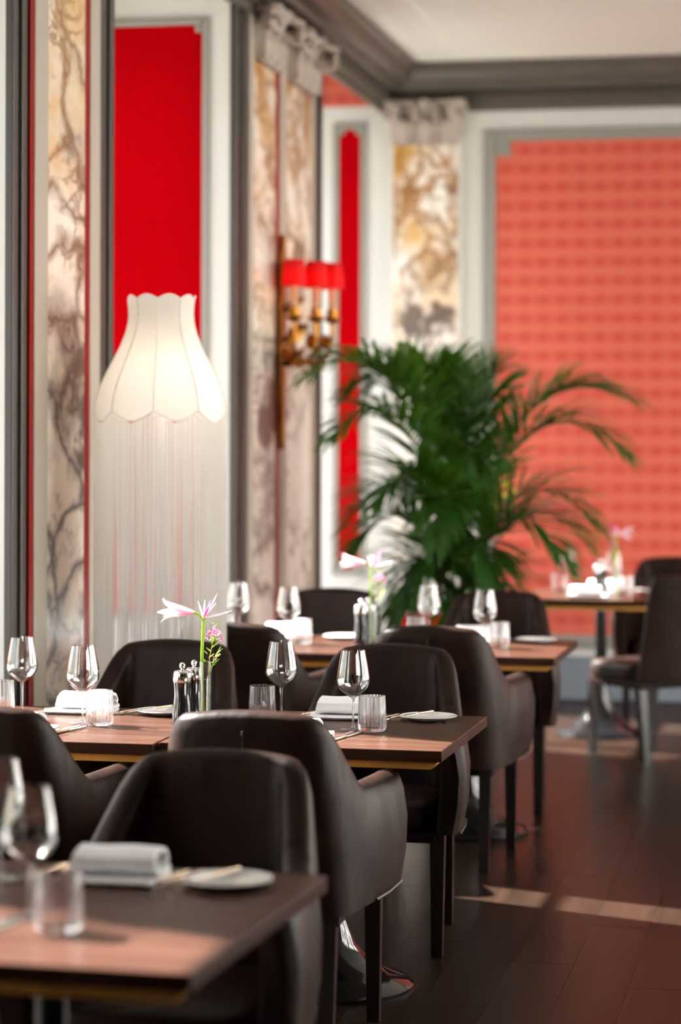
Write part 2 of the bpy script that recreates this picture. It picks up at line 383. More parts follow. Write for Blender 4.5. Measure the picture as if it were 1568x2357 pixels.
# left wall: deep piers between window bays, header and sill wall
bm = bmesh.new()
for a, b in ((-7.0, 3.9), (5.1, 5.85), (7.82, 9.0), (10.97, 12.95)): bx(bm, -3.60, UW - 0.03, a, b, 0, CEIL + 0.05)
for a, b in LEFT_BAYS:
    bx(bm, -3.60, -3.40, a, b, 0, 0.45); bx(bm, -3.60, -3.40, a, b, HEAD, CEIL + 0.05)
wall_left = struct('wall_left', bm, 'cream')
# window reveal of the far pier: big red panel facing the room's near end
wall_panel(wall_left, -3.36, -2.862, 0.785, 3.545, 10.97, 'red', 0.035, 0.035)
obj('wall_panel', box(-3.38, -2.74, 10.964, 10.972, 3.69, 3.9), 'wallpaper', wall_left)
def strip(name, a, b, u, material, z0=0.0, z1=3.64, bevel=0.0):
    return obj(name, box(UW - 0.031, u, a, b, z0, z1), material, wall_left, bevel=bevel)
def flutes(a, b, u, n, material='pier'):
    w_ = (b - a) / n
    for i in range(n): strip('pier_moulding', a + i * w_, a + (i + 1) * w_, u - (0.012 if i % 2 else 0), material, bevel=0.006)
# near pier
flutes(7.812, 7.999, UW, 4)
wall_panel(wall_left, -3.36, -2.862, 0.785, 3.545, 7.82, 'red', 0.035, 0.035)
strip('red_stripe', 7.999, 8.046, UW - 0.004, 'redstripe'); strip('pilaster_margin', 8.046, 8.19, UW, 'stone', bevel=0.004)
strip('marble_inlay', 8.19, 8.624, UW - 0.002, 'marble', z0=0.35); strip('red_stripe', 8.624, 8.694, UW - 0.004, 'redstripe')
strip('pilaster_margin', 8.694, 8.815, UW, 'stone', bevel=0.004); flutes(8.815, 9.003, UW, 3)
# far pier
flutes(10.962, 11.242, UW, 4); strip('pilaster_margin', 11.242, 11.332, UW, 'stone', bevel=0.004)
strip('marble_inlay', 11.332, 11.80, UW - 0.002, 'marble', z0=0.35); strip('red_stripe', 11.80, 11.90, UW - 0.004, 'redstripe')
strip('pilaster_margin', 11.90, 12.05, UW, 'stone', bevel=0.004); strip('marble_inlay', 12.05, 12.66, UW - 0.002, 'marble', z0=0.35)
strip('pilaster_margin', 12.66, 12.75, UW, 'stone', bevel=0.004); flutes(12.75, 12.953, UW, 3)
for a, b in ((7.82, 9.0), (10.97, 12.95)):
    o = obj('pier_plinth', box(UW - 0.031, UW + 0.02, a, b, 0, 0.33), 'cream', wall_left, bevel=0.01)

# back-wall pilaster
obj('pilaster_margin', box(-2.665, -2.215, VB - 0.05, VB + 0.002, 0.0, 3.64), 'cream', wall_back, bevel=0.004)
obj('marble_inlay', box(-2.645, -2.235, VB - 0.056, VB - 0.04, 0.62, 3.60), 'marbleback', wall_back)
obj('pilaster_pedestal', box(-2.70, -2.18, VB - 0.075, VB + 0.002, 0.0, 0.58), 'cream', wall_back, bevel=0.01)
obj('pedestal_panel', box(-2.60, -2.28, VB - 0.082, VB - 0.07, 0.12, 0.52), 'red', wall_back, bevel=0.004)

# right wall with tall windows, and the wall behind the camera
bm = bmesh.new(); prev = -7.0
for a, b in RIGHT_WINDOWS:
    bx(bm, 3.4, 3.6, prev, a, 0, CEIL + 0.05); bx(bm, 3.4, 3.6, a, b, 0, 0.3); bx(bm, 3.4, 3.6, a, b, 3.7, CEIL + 0.05); prev = b
bx(bm, 3.4, 3.6, prev, 15.0, 0, CEIL + 0.05)
wall_right = struct('wall_right', bm, 'cream')
for a, b in ((-6.5, -3.4), (-3.0, 0.2), (0.6, 3.6), (4.0, 6.0), (9.08, 9.42), (12.08, 12.42)):
    obj('wall_panel', box(3.388, 3.402, a, b, 0.4, 3.45), 'grey', wall_right)
wf = struct('wall_front', box(-3.6, 3.6, -7.2, -7.0, 0, CEIL + 0.05), 'cream')
obj('wall_panel', box(-2.3, 3.0, -7.002, -6.99, 0.4, 3.45), 'pier', wf)

# windows
def window(n, u, a, b, z0, z1):
    bm = bmesh.new(); t = 0.06
    bx(bm, u - 0.03, u + 0.03, a, a + t, z0, z1); bx(bm, u - 0.03, u + 0.03, b - t, b, z0, z1)
    bx(bm, u - 0.03, u + 0.03, a + t, b - t, z0, z0 + t); bx(bm, u - 0.03, u + 0.03, a + t, b - t, z1 - t, z1)
    fr = struct('window_%d' % n, bm, 'white')
    mid = a + (b - a) * 0.32
    obj('mullion', box(u - 0.025, u + 0.025, mid - 0.035, mid + 0.035, z0 + t, z1 - t), 'white', fr)
    zt = z0 + (z1 - z0) * 0.74
    for (p, q) in ((a + t, mid - 0.035), (mid + 0.035, b - t)):
        obj('transom', box(u - 0.02, u + 0.02, p, q, zt - 0.02, zt + 0.02), 'white', fr)
        for (c, d) in ((z0 + t, zt - 0.02), (zt + 0.02, z1 - t)):
            bm = bmesh.new(); vs = [bm.verts.new(v) for v in ((u, p, c), (u, q, c), (u, q, d), (u, p, d))]; bm.faces.new(vs)
            obj('pane', bm, 'pane', fr)
    obj('window_sill', box(u - 0.12, u + 0.14, a, b, z0 - 0.045, z0 - 0.002), 'white', fr)
n = 0
for a, b in LEFT_BAYS: n += 1; window(n, -3.5, a, b, 0.45, HEAD)
for a, b in RIGHT_WINDOWS: n += 1; window(n, 3.5, a, b, 0.3, 3.7)

# cornices with dentils
prof = [(0, 3.64), (0.03, 3.64), (0.03, 3.69), (0.055, 3.70), (0.055, 3.755), (0.13, 3.765), (0.14, 3.80), (0.21, 3.81), (0.25, 3.86), (0.25, CEIL), (0, CEIL)]
b0 = UW - 0.03
tl = struct('trim_1', prism([(b0 + a, z) for a, z in prof], -7.0, VB, plane='xz'), 'taupe')
tb = struct('trim_2', prism([(VB - a, z) for a, z in prof], b0 + 0.001, 3.4, plane='yz'), 'taupe')
den = me_of(box(-0.016, 0.016, -0.016, 0.016, 0, 0.034), 'dentil', 'taupe')
for i in range(56): obj('dentil', den, None, tb, loc=(-2.42 + i * 0.056, VB - 0.07, 3.716))
for i in range(68): obj('dentil', den, None, tl, loc=(b0 + 0.07, 10.9 + i * 0.056, 3.716))

# capitals -----------------------------------------------------------
def leaf_mesh(h, w_, curl):
    """acanthus leaf: lobed edges, raised midrib, tip rolling forward and down"""
    bm = bmesh.new(); rows = []; n_ = 14
    for i in range(n_ + 1):
        t = i / n_; lob = 1 + 0.22 * math.cos(t * 6 * PI); ww = w_ * (0.6 + 0.5 * math.sin(t * PI * 0.9)) * (1 - 0.5 * t ** 3) * lob
        if t < 0.72: y, z = -0.010 - 0.25 * curl * t * t, h * t
        else:
            a = (t - 0.72) / 0.28 * 2.6; y, z = -0.010 - 0.13 * curl - 0.42 * curl * (1 - math.cos(a)), h * 0.72 + 0.42 * curl * math.sin(a)
        rows.append([bm.verts.new((ww * s, y + 0.030 * abs(s) ** 1.5 - (0.012 if k == 3 else 0), z)) for k, s in enumerate((-1, -0.7, -0.25, 0, 0.25, 0.7, 1))])
    for a, b in zip(rows, rows[1:]):
        for k in range(6): bm.faces.new((a[k], a[k + 1], b[k + 1], b[k]))
    return me_of(bm, 'acanthus_leaf', 'capital', True)
LEAF1 = leaf_mesh(0.14, 0.058, 0.10); LEAF2 = leaf_mesh(0.21, 0.052, 0.13)
def spiral(r0, turns, n=30):
    return [((r0 * (1 - 0.8 * i / n)) * math.cos(turns * 2 * PI * i / n), (r0 * (1 - 0.8 * i / n)) * math.sin(turns * 2 * PI * i / n)) for i in range(n + 1)]
bm = tube([(x, 0, z) for x, z in spiral(0.062, 1.8)], [0.022 - 0.012 * i / 30 for i in range(31)], 6)
VOL = me_of(bm, 'volute', 'capital', True)
def capital(parent, loc, rotz, w_, z0=3.43, z1=3.70):
    bm = bmesh.new(); h = z1 - z0
    prof_ = [(0.0, 0.0, 0.03), (0.05, 0.0, 0.02), (0.6, -0.01, 0.02), (0.9, 0.0, 0.035)]
    rings = []
    for t, ex, dep in prof_:
        hw = w_ / 2 * 0.86 + ex
        rings.append([bm.verts.new(v) for v in ((-hw, 0, h * t), (hw, 0, h * t), (hw, -dep, h * t), (-hw, -dep, h * t))])
    for a, b in zip(rings, rings[1:]):
        for k in range(4): bm.faces.new((a[k], a[(k + 1) % 4], b[(k + 1) % 4], b[k]))
    bm.faces.new(rings[0]); bm.faces.new(rings[-1]); bmesh.ops.recalc_face_normals(bm, faces=bm.faces)
    cap = obj('capital', bm, 'capital', parent, loc=(loc[0], loc[1], z0), rot=(0, 0, rotz))
    hw = w_ / 2
    obj('abacus', prism([(-hw + 0.01, 0.0), (-hw - 0.05, -0.10), (-hw - 0.035, -0.15), (-hw * 0.4, -0.115), (hw * 0.4, -0.115), (hw + 0.035, -0.15), (hw + 0.05, -0.10), (hw - 0.01, 0.0)], h * 0.90, h * 0.99), 'capital', cap, bevel=0.008)
    for k in (-1, 0, 1): obj('acanthus_leaf', LEAF1, None, cap, loc=(k * w_ * 0.32, -0.05, 0.0))
    for k in (-0.5, 0.5): obj('acanthus_leaf', LEAF2, None, cap, loc=(k * w_ * 0.34, -0.042, 0.03))
    for k in (-1, 1): obj('acanthus_leaf', LEAF2, None, cap, loc=(k * w_ * 0.46, -0.04, 0.01), rot=(0, 0, k * 0.7))
    for k in (-1, 1): obj('volute', VOL, None, cap, loc=(k * (w_ / 2 - 0.005), -0.115, h * 0.70), rot=(0, 0, k * 0.6))
    obj('rosette', lathe([(0, 0.02), (0.02, 0.018), (0.035, 0.0), (0.03, -0.02)], 10), 'capital', cap, loc=(0, -0.125, h * 0.9), rot=(PI / 2, 0, 0))
capital(wall_back, (-2.44, VB - 0.045), 0, 0.43)
capital(wall_left, (UW - 0.005, 11.566), PI / 2, 0.46)
capital(wall_left, (UW - 0.005, 12.355), PI / 2, 0.60)
capital(wall_left, (UW - 0.005, 8.407), PI / 2, 0.43)

# ------------------------------------------------------------------ chairs
def lerp(a, b, t): return a + (b - a) * t
def sstep(t): t = max(0, min(1, t)); return t * t * (3 - 2 * t)
Z0, ZB, ZA, TH = 0.385, 0.925, 0.705, 0.075
HALF = [(0.0, -0.255), (0.09, -0.254), (0.155, -0.250), (0.190, -0.238), (0.211, -0.21), (0.222, -0.15), (0.236, -0.06), (0.250, 0.05), (0.262, 0.16), (0.266, 0.24), (0.262, 0.285)]
def resample(pts, n):
    L_ = [0]
    for a, b in zip(pts, pts[1:]): L_.append(L_[-1] + math.dist(a, b))
    out = []
    for i in range(n + 1):
        s = L_[-1] * i / n; k = 0
        while k < len(L_) - 2 and L_[k + 1] < s: k += 1
        t = (s - L_[k]) / (L_[k + 1] - L_[k]); out.append((lerp(pts[k][0], pts[k + 1][0], t), lerp(pts[k][1], pts[k + 1][1], t)))
    return out, L_[-1]
NP = 44
PATH, PLEN = resample(HALF, NP)
def shell_bm(i0, i1, side, arms=True):
    """stretch of the upholstered tub shell between path samples i0..i1 on one side (+1 / -1)"""
    bm = bmesh.new(); rings = []
    for i in range(i0, i1 + 1):
        x, y = PATH[i]; s = PLEN * i / NP
        xa, ya = PATH[max(i - 1, 0)]; xb, yb = PATH[min(i + 1, NP)]
        if i == 0: xa, ya = -xb, yb
        tx, ty = xb - xa, yb - ya; l = math.hypot(tx, ty); nx, ny = ty / l, -tx / l
        back = 1 - sstep((s - 0.20) / 0.24)
        zt = lerp(ZA, ZB - 0.016 * (min(s, 0.21) / 0.21) ** 2, 1 - sstep((s - 0.20) / 0.19) ** 0.85)
        if s > PLEN - 0.05: zt -= 0.03 * ((s - (PLEN - 0.05)) / 0.05) ** 2
        th = TH * (1.0 if s < PLEN - 0.035 else lerp(1, 0.55, ((s - (PLEN - 0.035)) / 0.035) ** 2))
        ring = []
        cap = [(0.5, 0.0), (0.5, 0.25), (0.5, 0.5), (0.5, 0.75)]
        levels = [(Z0, 0.5 * th), (lerp(Z0, zt, 0.3), 0.5 * th + 0.008), (lerp(Z0, zt, 0.6), 0.5 * th + 0.010), (zt - 0.05, 0.5 * th + 0.004)]
        for a in (0.25, 0.5, 0.75): levels.append((zt - 0.034 + 0.034 * math.sin(a * PI / 2), 0.5 * th * math.cos(a * PI / 2)))
        levels.append((zt, 0.0))
        for a in (0.75, 0.5, 0.25): levels.append((zt - 0.034 + 0.034 * math.sin(a * PI / 2), -0.5 * th * math.cos(a * PI / 2)))
        levels += [(zt - 0.06, -0.5 * th), (lerp(Z0, zt, 0.5), -0.5 * th), (Z0, -0.5 * th)]
        for z, o in levels:
            q = max(0, (z - Z0) / (ZB - Z0))
            px = (x + nx * o) * (1 - 0.17 * back * q ** 1.2); py = y + ny * o - back * 0.085 * q
            # arms bow outward a little at mid height
            px += (1 - back) * 0.012 * math.sin(min(1, q / 0.6) * PI)
            ring.append(bm.verts.new((px * side, py, z)))
        rings.append(ring)
    m_ = len(rings[0])
    for a, b in zip(rings, rings[1:]):
        for k in range(m_): bm.faces.new((a[k], a[(k + 1) % m_], b[(k + 1) % m_], b[k]))
    bm.faces.new(rings[0]); bm.faces.new(rings[-1])
    return bm
def join_bm(a, b):
    me = bpy.data.meshes.new('tmp'); b.to_mesh(me); b.free(); a.from_mesh(me); bpy.data.meshes.remove(me)
    bmesh.ops.remove_doubles(a, verts=a.verts, dist=1e-5)
    # drop the inner wall left between the two halves
    bad = [f for f in a.faces if len(f.verts) > 4 and all(abs(v.co.x) < 1e-6 for v in f.verts)]
    if bad: bmesh.ops.delete(a, geom=bad, context='FACES_ONLY')
    bmesh.ops.recalc_face_normals(a, faces=a.faces); return a
ISEAM = 20
def rbox(x0, x1, y0, y1, z0, z1, puff=0.0, n=6):
    """softly rounded cushion: superellipse plan, domed top"""
    bm = bmesh.new(); cx, cy_, hx, hy = (x0 + x1) / 2, (y0 + y1) / 2, (x1 - x0) / 2, (y1 - y0) / 2
    rings = []; N_ = 32
    for t, sc_ in ((0, 0.94), (0.15, 1.0), (0.6, 1.0), (0.85, 0.97), (1.0, 0.90), (1.0, 0.5)):
        ring = []
        for k in range(N_):
            a = 2 * PI * k / N_; c, s = math.cos(a), math.sin(a); e = 0.32
            px = math.copysign(abs(c) ** e, c); py = math.copysign(abs(s) ** e, s)
            ring.append(bm.verts.new((cx + hx * sc_ * px, cy_ + hy * sc_ * py, z0 + (z1 - z0) * t + (puff if sc_ == 0.5 else 0))))
        rings.append(ring)
    for a, b in zip(rings, rings[1:]):
        for k in range(N_): bm.faces.new((a[k], a[(k + 1) % N_], b[(k + 1) % N_], b[k]))
    bm.faces.new(rings[0]); bm.faces.new(rings[-1]); bmesh.ops.recalc_face_normals(bm, faces=bm.faces)
    return bm
def leg_bm(x, y, dx, dy, top=0.385):
    bm = bmesh.new(); a, b = 0.023, 0.017
    v = [bm.verts.new(c) for c in [(x + sx * a, y + sy * a, top) for sx, sy in ((-1, -1), (1, -1), (1, 1), (-1, 1))] + [(x + dx + sx * b, y + dy + sy * b, 0.0) for sx, sy in ((-1, -1), (1, -1), (1, 1), (-1, 1))]]
    for f in ((0, 1, 2, 3), (7, 6, 5, 4), (0, 4, 5, 1), (1, 5, 6, 2), (2, 6, 7, 3), (3, 7, 4, 0)): bm.faces.new([v[i] for i in f])
    bmesh.ops.recalc_face_normals(bm, faces=bm.faces); return bm
def make_armchair(label):
    t = thing('armchair', label, 'chair', group='dark leather armchairs')
    back = join_bm(shell_bm(0, ISEAM, 1), shell_bm(0, ISEAM, -1))
    b = obj('backrest', back, 'leather', t, smooth=True)
    obj('back_seam', tube([(0, -0.255 - 0.0475 - 0.085 * q, lerp(Z0, ZB - 0.05, q)) for q in (0.02, 0.3, 0.6, 0.9, 1.0)], 0.002, 4), 'seam', b)
    for sd_ in (1, -1):
        ab = shell_bm(ISEAM, NP, sd_); bmesh.ops.recalc_face_normals(ab, faces=ab.faces)
        a = obj('arm', ab, 'leather', t, smooth=True)
        x, y = PATH[ISEAM]
        obj('piping', tube([(sd_ * 0.285, -0.02, 0.39), (sd_ * 0.300, 0.1, 0.39), (sd_ * 0.306, 0.27, 0.39)], 0.004, 5), 'seam', a)
    s = obj('seat', rbox(-0.218, 0.218, -0.22, 0.285, 0.395, 0.475, 0.012), 'leather', t, smooth=True)
    obj('seat_frame', box(-0.225, 0.225, -0.24, 0.27, 0.355, 0.394), 'leather', t, bevel=0.008)
    for x, y, dx, dy in ((0.232, 0.235, 0.0, 0.01), (-0.232, 0.235, 0.0, 0.01), (0.195, -0.225, 0.0, -0.03), (-0.195, -0.225, 0.0, -0.03)):
        obj('leg', leg_bm(x, y, dx, dy), 'leg', t)
    return t
NEARROW = PI * 0      # faces +v
G = 'dark leather armchairs'
AC = [  # u, v of chair centre, facing, label
    (-1.455, 6.36, 0.0, 'dark brown leather armchair with its back to us, at the middle table with the plate'),
    (-1.33, 4.93, PI, 'dark leather armchair facing us behind the blurred foreground table'),
    (-1.42, 7.71, PI, 'leather armchair facing us behind the middle table, right of the pink flower vase'),
    (-2.19, 7.71, PI, 'leather armchair facing us just in front of the fringed floor lamp'),
    (-2.20, 6.33, 0.0, 'leather armchair cut by the left edge, its back to us'),
    (-1.435, 9.18, 0.0, 'leather armchair with its back to us, farther along the row, right arm pale with light'),
    (-2.19, 9.16, 0.0, 'leather armchair with its back to us, half hidden by the fringed floor lamp'),
    (-1.44, 10.57, PI, 'leather armchair facing us in front of the palm'),
    (-2.22, 10.57, PI, 'leather armchair facing us below the red wall sconce'),
    (-0.86, 13.86, PI, 'leather armchair facing us behind the farthest table, by the patterned wall'),
]
ch0 = make_armchair(AC[0][3]); ch0.location = (AC[0][0], AC[0][1], 0); ch0.rotation_euler = (0, 0, AC[0][2] + 0.01)
for k, (u, v, r, lb) in enumerate(AC[1:]):
    dup(ch0, lb, (u, v, 0), r + (-0.02, 0.015, -0.01, 0.03, 0.0, -0.015, 0.02, -0.02, 0.01)[k], G)

# armless chair at the farthest table
t = thing('side_chair', 'dark armless leather chair at the right edge, turned sideways at the farthest table', 'chair', (-0.885, 12.38, 0), math.radians(42))
bm = bmesh.new(); rows = []
for j in range(9):
    q = j / 8; z = lerp(0.40, 0.93, q); hw = 0.225 - 0.02 * q - (0.02 if j == 8 else 0)
    rows.append((z, hw, -0.235 - 0.09 * q))
rings = []
for z, hw, y in rows:
    rings.append([bm.verts.new((hw * sx, y + dy + 0.02 * (abs(sx) ** 2), z)) for sx, dy in ((-1, 0), (-0.5, -0.035), (0, -0.037), (0.5, -0.035), (1, 0), (0.97, 0.03), (0.5, 0.037), (0, 0.037), (-0.5, 0.037), (-0.97, 0.03))])
for a, b in zip(rings, rings[1:]):
    for k in range(10): bm.faces.new((a[k], a[(k + 1) % 10], b[(k + 1) % 10], b[k]))
bm.faces.new(rings[0]); bm.faces.new(rings[-1]); bmesh.ops.recalc_face_normals(bm, faces=bm.faces)
obj('backrest', bm, 'leather', t, smooth=True, bevel=0.008)
obj('seat', rbox(-0.225, 0.225, -0.20, 0.24, 0.40, 0.485, 0.01), 'leather', t, smooth=True)
obj('seat_frame', box(-0.21, 0.21, -0.20, 0.22, 0.36, 0.399), 'leather', t, bevel=0.008)
for x, y, dx, dy in ((0.19, 0.20, 0.0, 0.01), (-0.19, 0.20, 0.0, 0.01), (0.185, -0.185, 0.0, -0.04), (-0.185, -0.185, 0.0, -0.04)):
    obj('leg', leg_bm(x, y, dx, dy, 0.36), 'leg', t)

# ------------------------------------------------------------------ tables
TZ = 0.76; TW, TD = 0.81, 0.84
def make_table(label):
    t = thing('restaurant_table', label, 'table', group='square pedestal tables')
    obj('tabletop', box(-TW / 2, TW / 2, -TD / 2, TD / 2, TZ - 0.032, TZ), 'walnut', t, bevel=0.0025)
    # honey coloured sub-top, undercut so its edge tilts downward
    bm = bmesh.new(); a, b = TW / 2 - 0.012, TD / 2 - 0.012; c, d = a - 0.02, b - 0.02
    hi = [bm.verts.new((x, y, TZ - 0.0325)) for x, y in ((-a, -b), (a, -b), (a, b), (-a, b))]; lo = [bm.verts.new((x, y, TZ - 0.054)) for x, y in ((-c, -b + 0.004), (c, -b + 0.004), (c, b - 0.004), (-c, b - 0.004))]
    bm.faces.new(hi); bm.faces.new(lo)
    for k in range(4): bm.faces.new((hi[k], hi[(k + 1) % 4], lo[(k + 1) % 4], lo[k]))
    bmesh.ops.recalc_face_normals(bm, faces=bm.faces)
    obj('sub_top', bm, 'amber', t)
    obj('mounting_plate', box(-0.16, 0.16, -0.16, 0.16, TZ - 0.062, TZ - 0.0545), 'blackmetal', t)
    obj('column', lathe([(0.0, TZ - 0.062), (0.032, TZ - 0.062), (0.032, 0.30)], 20), 'blackmetal', t, smooth=True)
    obj('base', lathe([(0.0, 0.36), (0.034, 0.36), (0.037, 0.28), (0.048, 0.20), (0.075, 0.13), (0.12, 0.08), (0.18, 0.045), (0.235, 0.025), (0.25, 0.012), (0.245, 0.0), (0.0, 0.0)], 40), 'blackmetal', t, smooth=True)
    return t
TB = {  # name: (centre u, centre v, label)
    'fg': (-1.385, 3.79 + TD * 0.535, 'blurred dark wooden table in the foreground, lower left corner'),
    'mr': (-1.432, 6.58 + TD / 2, 'dark wooden table in focus with the wine glasses, right table of the middle pair'),
    'ml': (-2.252, 6.545 + TD / 2, 'dark wooden table at the left edge, left table of the middle pair'),
    'rr': (-1.435, 9.42 + TD / 2, 'wooden table in front of the palm, right table of the back pair'),
    'rl': (-2.255, 9.40 + TD / 2, 'wooden table below the wall sconce, left table of the back pair'),
    'far': (-1.195, 12.78 + TD / 2, 'sunlit wooden table farthest away, by the patterned red wall'),
}
TROT = {'fg': -0.045, 'mr': -0.012, 'ml': -0.006, 'rr': -0.008, 'rl': -0.008, 'far': 0.0}
tproto = None
for k, (u, v, lb) in TB.items():
    if tproto is None:
        tproto = make_table(lb); tproto.location = (u, v, 0); tproto.rotation_euler = (0, 0, TROT[k]); tproto.scale = (1, 1.07, 1)
    else: dup(tproto, lb, (u, v, 0), TROT[k], 'square pedestal tables').scale = (1, 1, 1)

# ------------------------------------------------------------------ tableware prototypes
PROTO = {}
def place(kind, label, loc, rotz, group):
    """first call moves the prototype itself, later ones copy it"""
    root, used = PROTO[kind]
    if not used:
        PROTO[kind] = (root, True); root.location = loc; root.rotation_euler = (0, 0, rotz); tag(root, label, root['category'], group); return root
    return dup(root, label, loc, rotz, group)

g = thing('wine_glass', '', 'wine glass')
wi = [(0.0045, 0.092), (0.012, 0.097), (0.026, 0.107), (0.040, 0.119), (0.0475, 0.132), (0.0495, 0.142), (0.0488, 0.155), (0.0465, 0.172), (0.0425, 0.195), (0.0385, 0.216), (0.0352, 0.234)]
obj('bowl', lathe([(0.0, 0.0915)] + wi + [(r - 0.0011, z) for r, z in reversed(wi[1:])] + [(0.0, 0.0945)], 40), 'bowl', g, smooth=True)
obj('stem', lathe([(0.0, 0.0914), (0.0046, 0.0914), (0.0038, 0.08), (0.0034, 0.05), (0.0036, 0.02), (0.006, 0.0075), (0.0, 0.0045)], 14), 'glass', g, smooth=True)
obj('foot', lathe([(0.0, 0.0045), (0.006, 0.0044), (0.02, 0.0024), (0.038, 0.0012), (0.0385, 0.0004), (0.036, 0.0), (0.0, 0.0)], 36), 'glass', g, smooth=True)
PROTO['glass'] = (g, False)
to = [(0.0, 0.0), (0.028, 0.0), (0.036, 0.003), (0.0405, 0.010), (0.0425, 0.022), (0.0415, 0.055), (0.0395, 0.104), (0.0388, 0.106)]
ti = [(0.0365, 0.105), (0.0375, 0.06), (0.0382, 0.028), (0.035, 0.018), (0.025, 0.0135), (0.0, 0.0125)]
def flute(r, z, a, i):
    if i >= len(to) and 0.015 < z < 0.1: return r + 0.0011 * math.cos(a * 22)
    return r
g = thing('tumbler', '', 'tumbler'); obj('glass_body', lathe(to + ti, 88, rib=flute), 'tumbler', g, smooth=True); PROTO['tumbler'] = (g, False)

g = thing('bread_plate', '', 'plate')
obj('dish', lathe([(0.0, 0.0), (0.045, 0.0), (0.05, 0.003), (0.086, 0.012), (0.0885, 0.014), (0.087, 0.0155), (0.060, 0.009), (0.048, 0.0055), (0.0, 0.005)], 48), 'porcelain', g, smooth=True)
PROTO['plate'] = (g, False)

def sheet(path, th, x0, x1, skew=0.0):
    """strip of cloth following a (y, z) path, extruded along x"""
    bm = bmesh.new(); n_ = len(path); L_, R_ = [], []
    for i, (y, z) in enumerate(path):
        ya, za = path[max(0, i - 1)]; yb, zb = path[min(n_ - 1, i + 1)]
        l = math.hypot(yb - ya, zb - za); ny, nz_ = -(zb - za) / l * th / 2, (yb - ya) / l * th / 2
        L_.append((y + ny, z + nz_)); R_.append((y - ny, z - nz_))
    loop = L_ + R_[::-1]; cols = []
    for j in range(7):
        t_ = j / 6; x = lerp(x0, x1, t_)
        cols.append([bm.verts.new((x + skew * (z - 0.02) * (2 * t_ - 1), y + 0.0015 * math.sin(9 * t_ + y * 80), z + 0.0012 * math.sin(7 * t_ + 3) * (z > 0.02))) for y, z in loop])
    m_ = len(loop)
    for a, b in zip(cols, cols[1:]):
        for k in range(m_): bm.faces.new((a[k], a[(k + 1) % m_], b[(k + 1) % m_], b[k]))
    for col in (cols[0], cols[-1]):
        for i in range(n_ - 1): bm.faces.new((col[i], col[i + 1], col[m_ - 2 - i], col[m_ - 1 - i]))
    bmesh.ops.recalc_face_normals(bm, faces=bm.faces); return bm
g = thing('folded_napkin', '', 'napkin')
obj('lower_fold', sheet([(-0.070, 0.0105), (-0.074, 0.008), (-0.070, 0.0055), (0.0, 0.005), (0.068, 0.005)], 0.0085, -0.102, 0.096), 'linen', g, smooth=True)
roll = [(0.078, 0.017), (0.06, 0.0155), (0.02, 0.0155), (-0.012, 0.018), (-0.026, 0.028), (-0.022, 0.043), (0.0, 0.054), (0.035, 0.058), (0.066, 0.050), (0.074, 0.036), (0.055, 0.027)]
obj('rolled_top', sheet(roll, 0.009, -0.082, 0.094, -0.2), 'linen', g, smooth=True)
PROTO['napkin'] = (g, False)

def flat_piece(outline, z0, z1): return prism(outline, z0, z1)
g = thing('table_knife', '', 'knife')
h = obj('handle', flat_piece([(-0.006, -0.105), (0.006, -0.105), (0.0085, -0.095), (0.007, -0.03), (0.0055, -0.005), (-0.0055, -0.005), (-0.007, -0.03), (-0.0085, -0.095)], 0.0, 0.0075), 'bronze', g, bevel=0.002)
obj('blade', flat_piece([(-0.0055, -0.005), (0.0055, -0.005), (0.0085, 0.01), (0.010, 0.06), (0.006, 0.10), (0.0, 0.112), (-0.0055, 0.108)], 0.0022, 0.0042), 'steel', g, bevel=0.0006)
PROTO['knife'] = (g, False)
g = thing('table_fork', '', 'fork')
obj('handle', flat_piece([(-0.007, -0.10), (0.0, -0.104), (0.007, -0.10), (0.009, -0.085), (0.0035, 0.0), (0.004, 0.03), (-0.004, 0.03), (-0.0035, 0.0), (-0.009, -0.085)], 0.002, 0.0055), 'bronze', g, bevel=0.001)
hd = obj('head', flat_piece([(-0.004, 0.028), (0.004, 0.028), (0.0115, 0.045), (0.0118, 0.056), (-0.0118, 0.056), (-0.0115, 0.045)], 0.0035, 0.006), 'bronze', g, bevel=0.0006)
for k in range(4):
    x = -0.0100 + k * 0.00667
    bm = bmesh.new(); pts = [(0.055, 0.0047), (0.07, 0.0035), (0.085, 0.003), (0.098, 0.006)]
    obj('tine', tube([(x, y, z) for y, z in pts], [0.0017, 0.0017, 0.0015, 0.0007], 5), 'bronze', hd)
PROTO['fork'] = (g, False)
g = thing('butter_knife', '', 'knife')
obj('handle', flat_piece([(-0.005, -0.085), (0.005, -0.085), (0.0075, -0.075), (0.0045, 0.0), (-0.0045, 0.0), (-0.0075, -0.075)], 0.0, 0.006), 'bronze', g, bevel=0.0018)
obj('blade', flat_piece([(-0.0045, 0.0), (0.0045, 0.0), (0.010, 0.015), (0.010, 0.055), (0.004, 0.07), (-0.005, 0.068)], 0.002, 0.0036), 'steel', g, bevel=0.0005)
PROTO['butter'] = (g, False)

g = thing('pepper_mill', '', 'pepper mill')
obj('body', lathe([(0.0, 0.0), (0.030, 0.0), (0.0315, 0.004), (0.030, 0.03), (0.026, 0.065), (0.0235, 0.09), (0.0245, 0.115), (0.0262, 0.128), (0.0, 0.128)], 32), 'millblack', g, smooth=True)
cp = obj('cap', lathe([(0.0, 0.1285), (0.0265, 0.1285), (0.0285, 0.136), (0.0285, 0.150), (0.0265, 0.160), (0.021, 0.164), (0.006, 0.165), (0.004, 0.168), (0.0, 0.168)], 32), 'chrome', g, smooth=True)
obj('knob', lathe([(0.0, 0.168), (0.005, 0.1685), (0.0085, 0.173), (0.0095, 0.178), (0.0085, 0.183), (0.005, 0.187), (0.0, 0.188)], 20), 'chrome', cp, smooth=True)
PROTO['mill'] = (g, False)

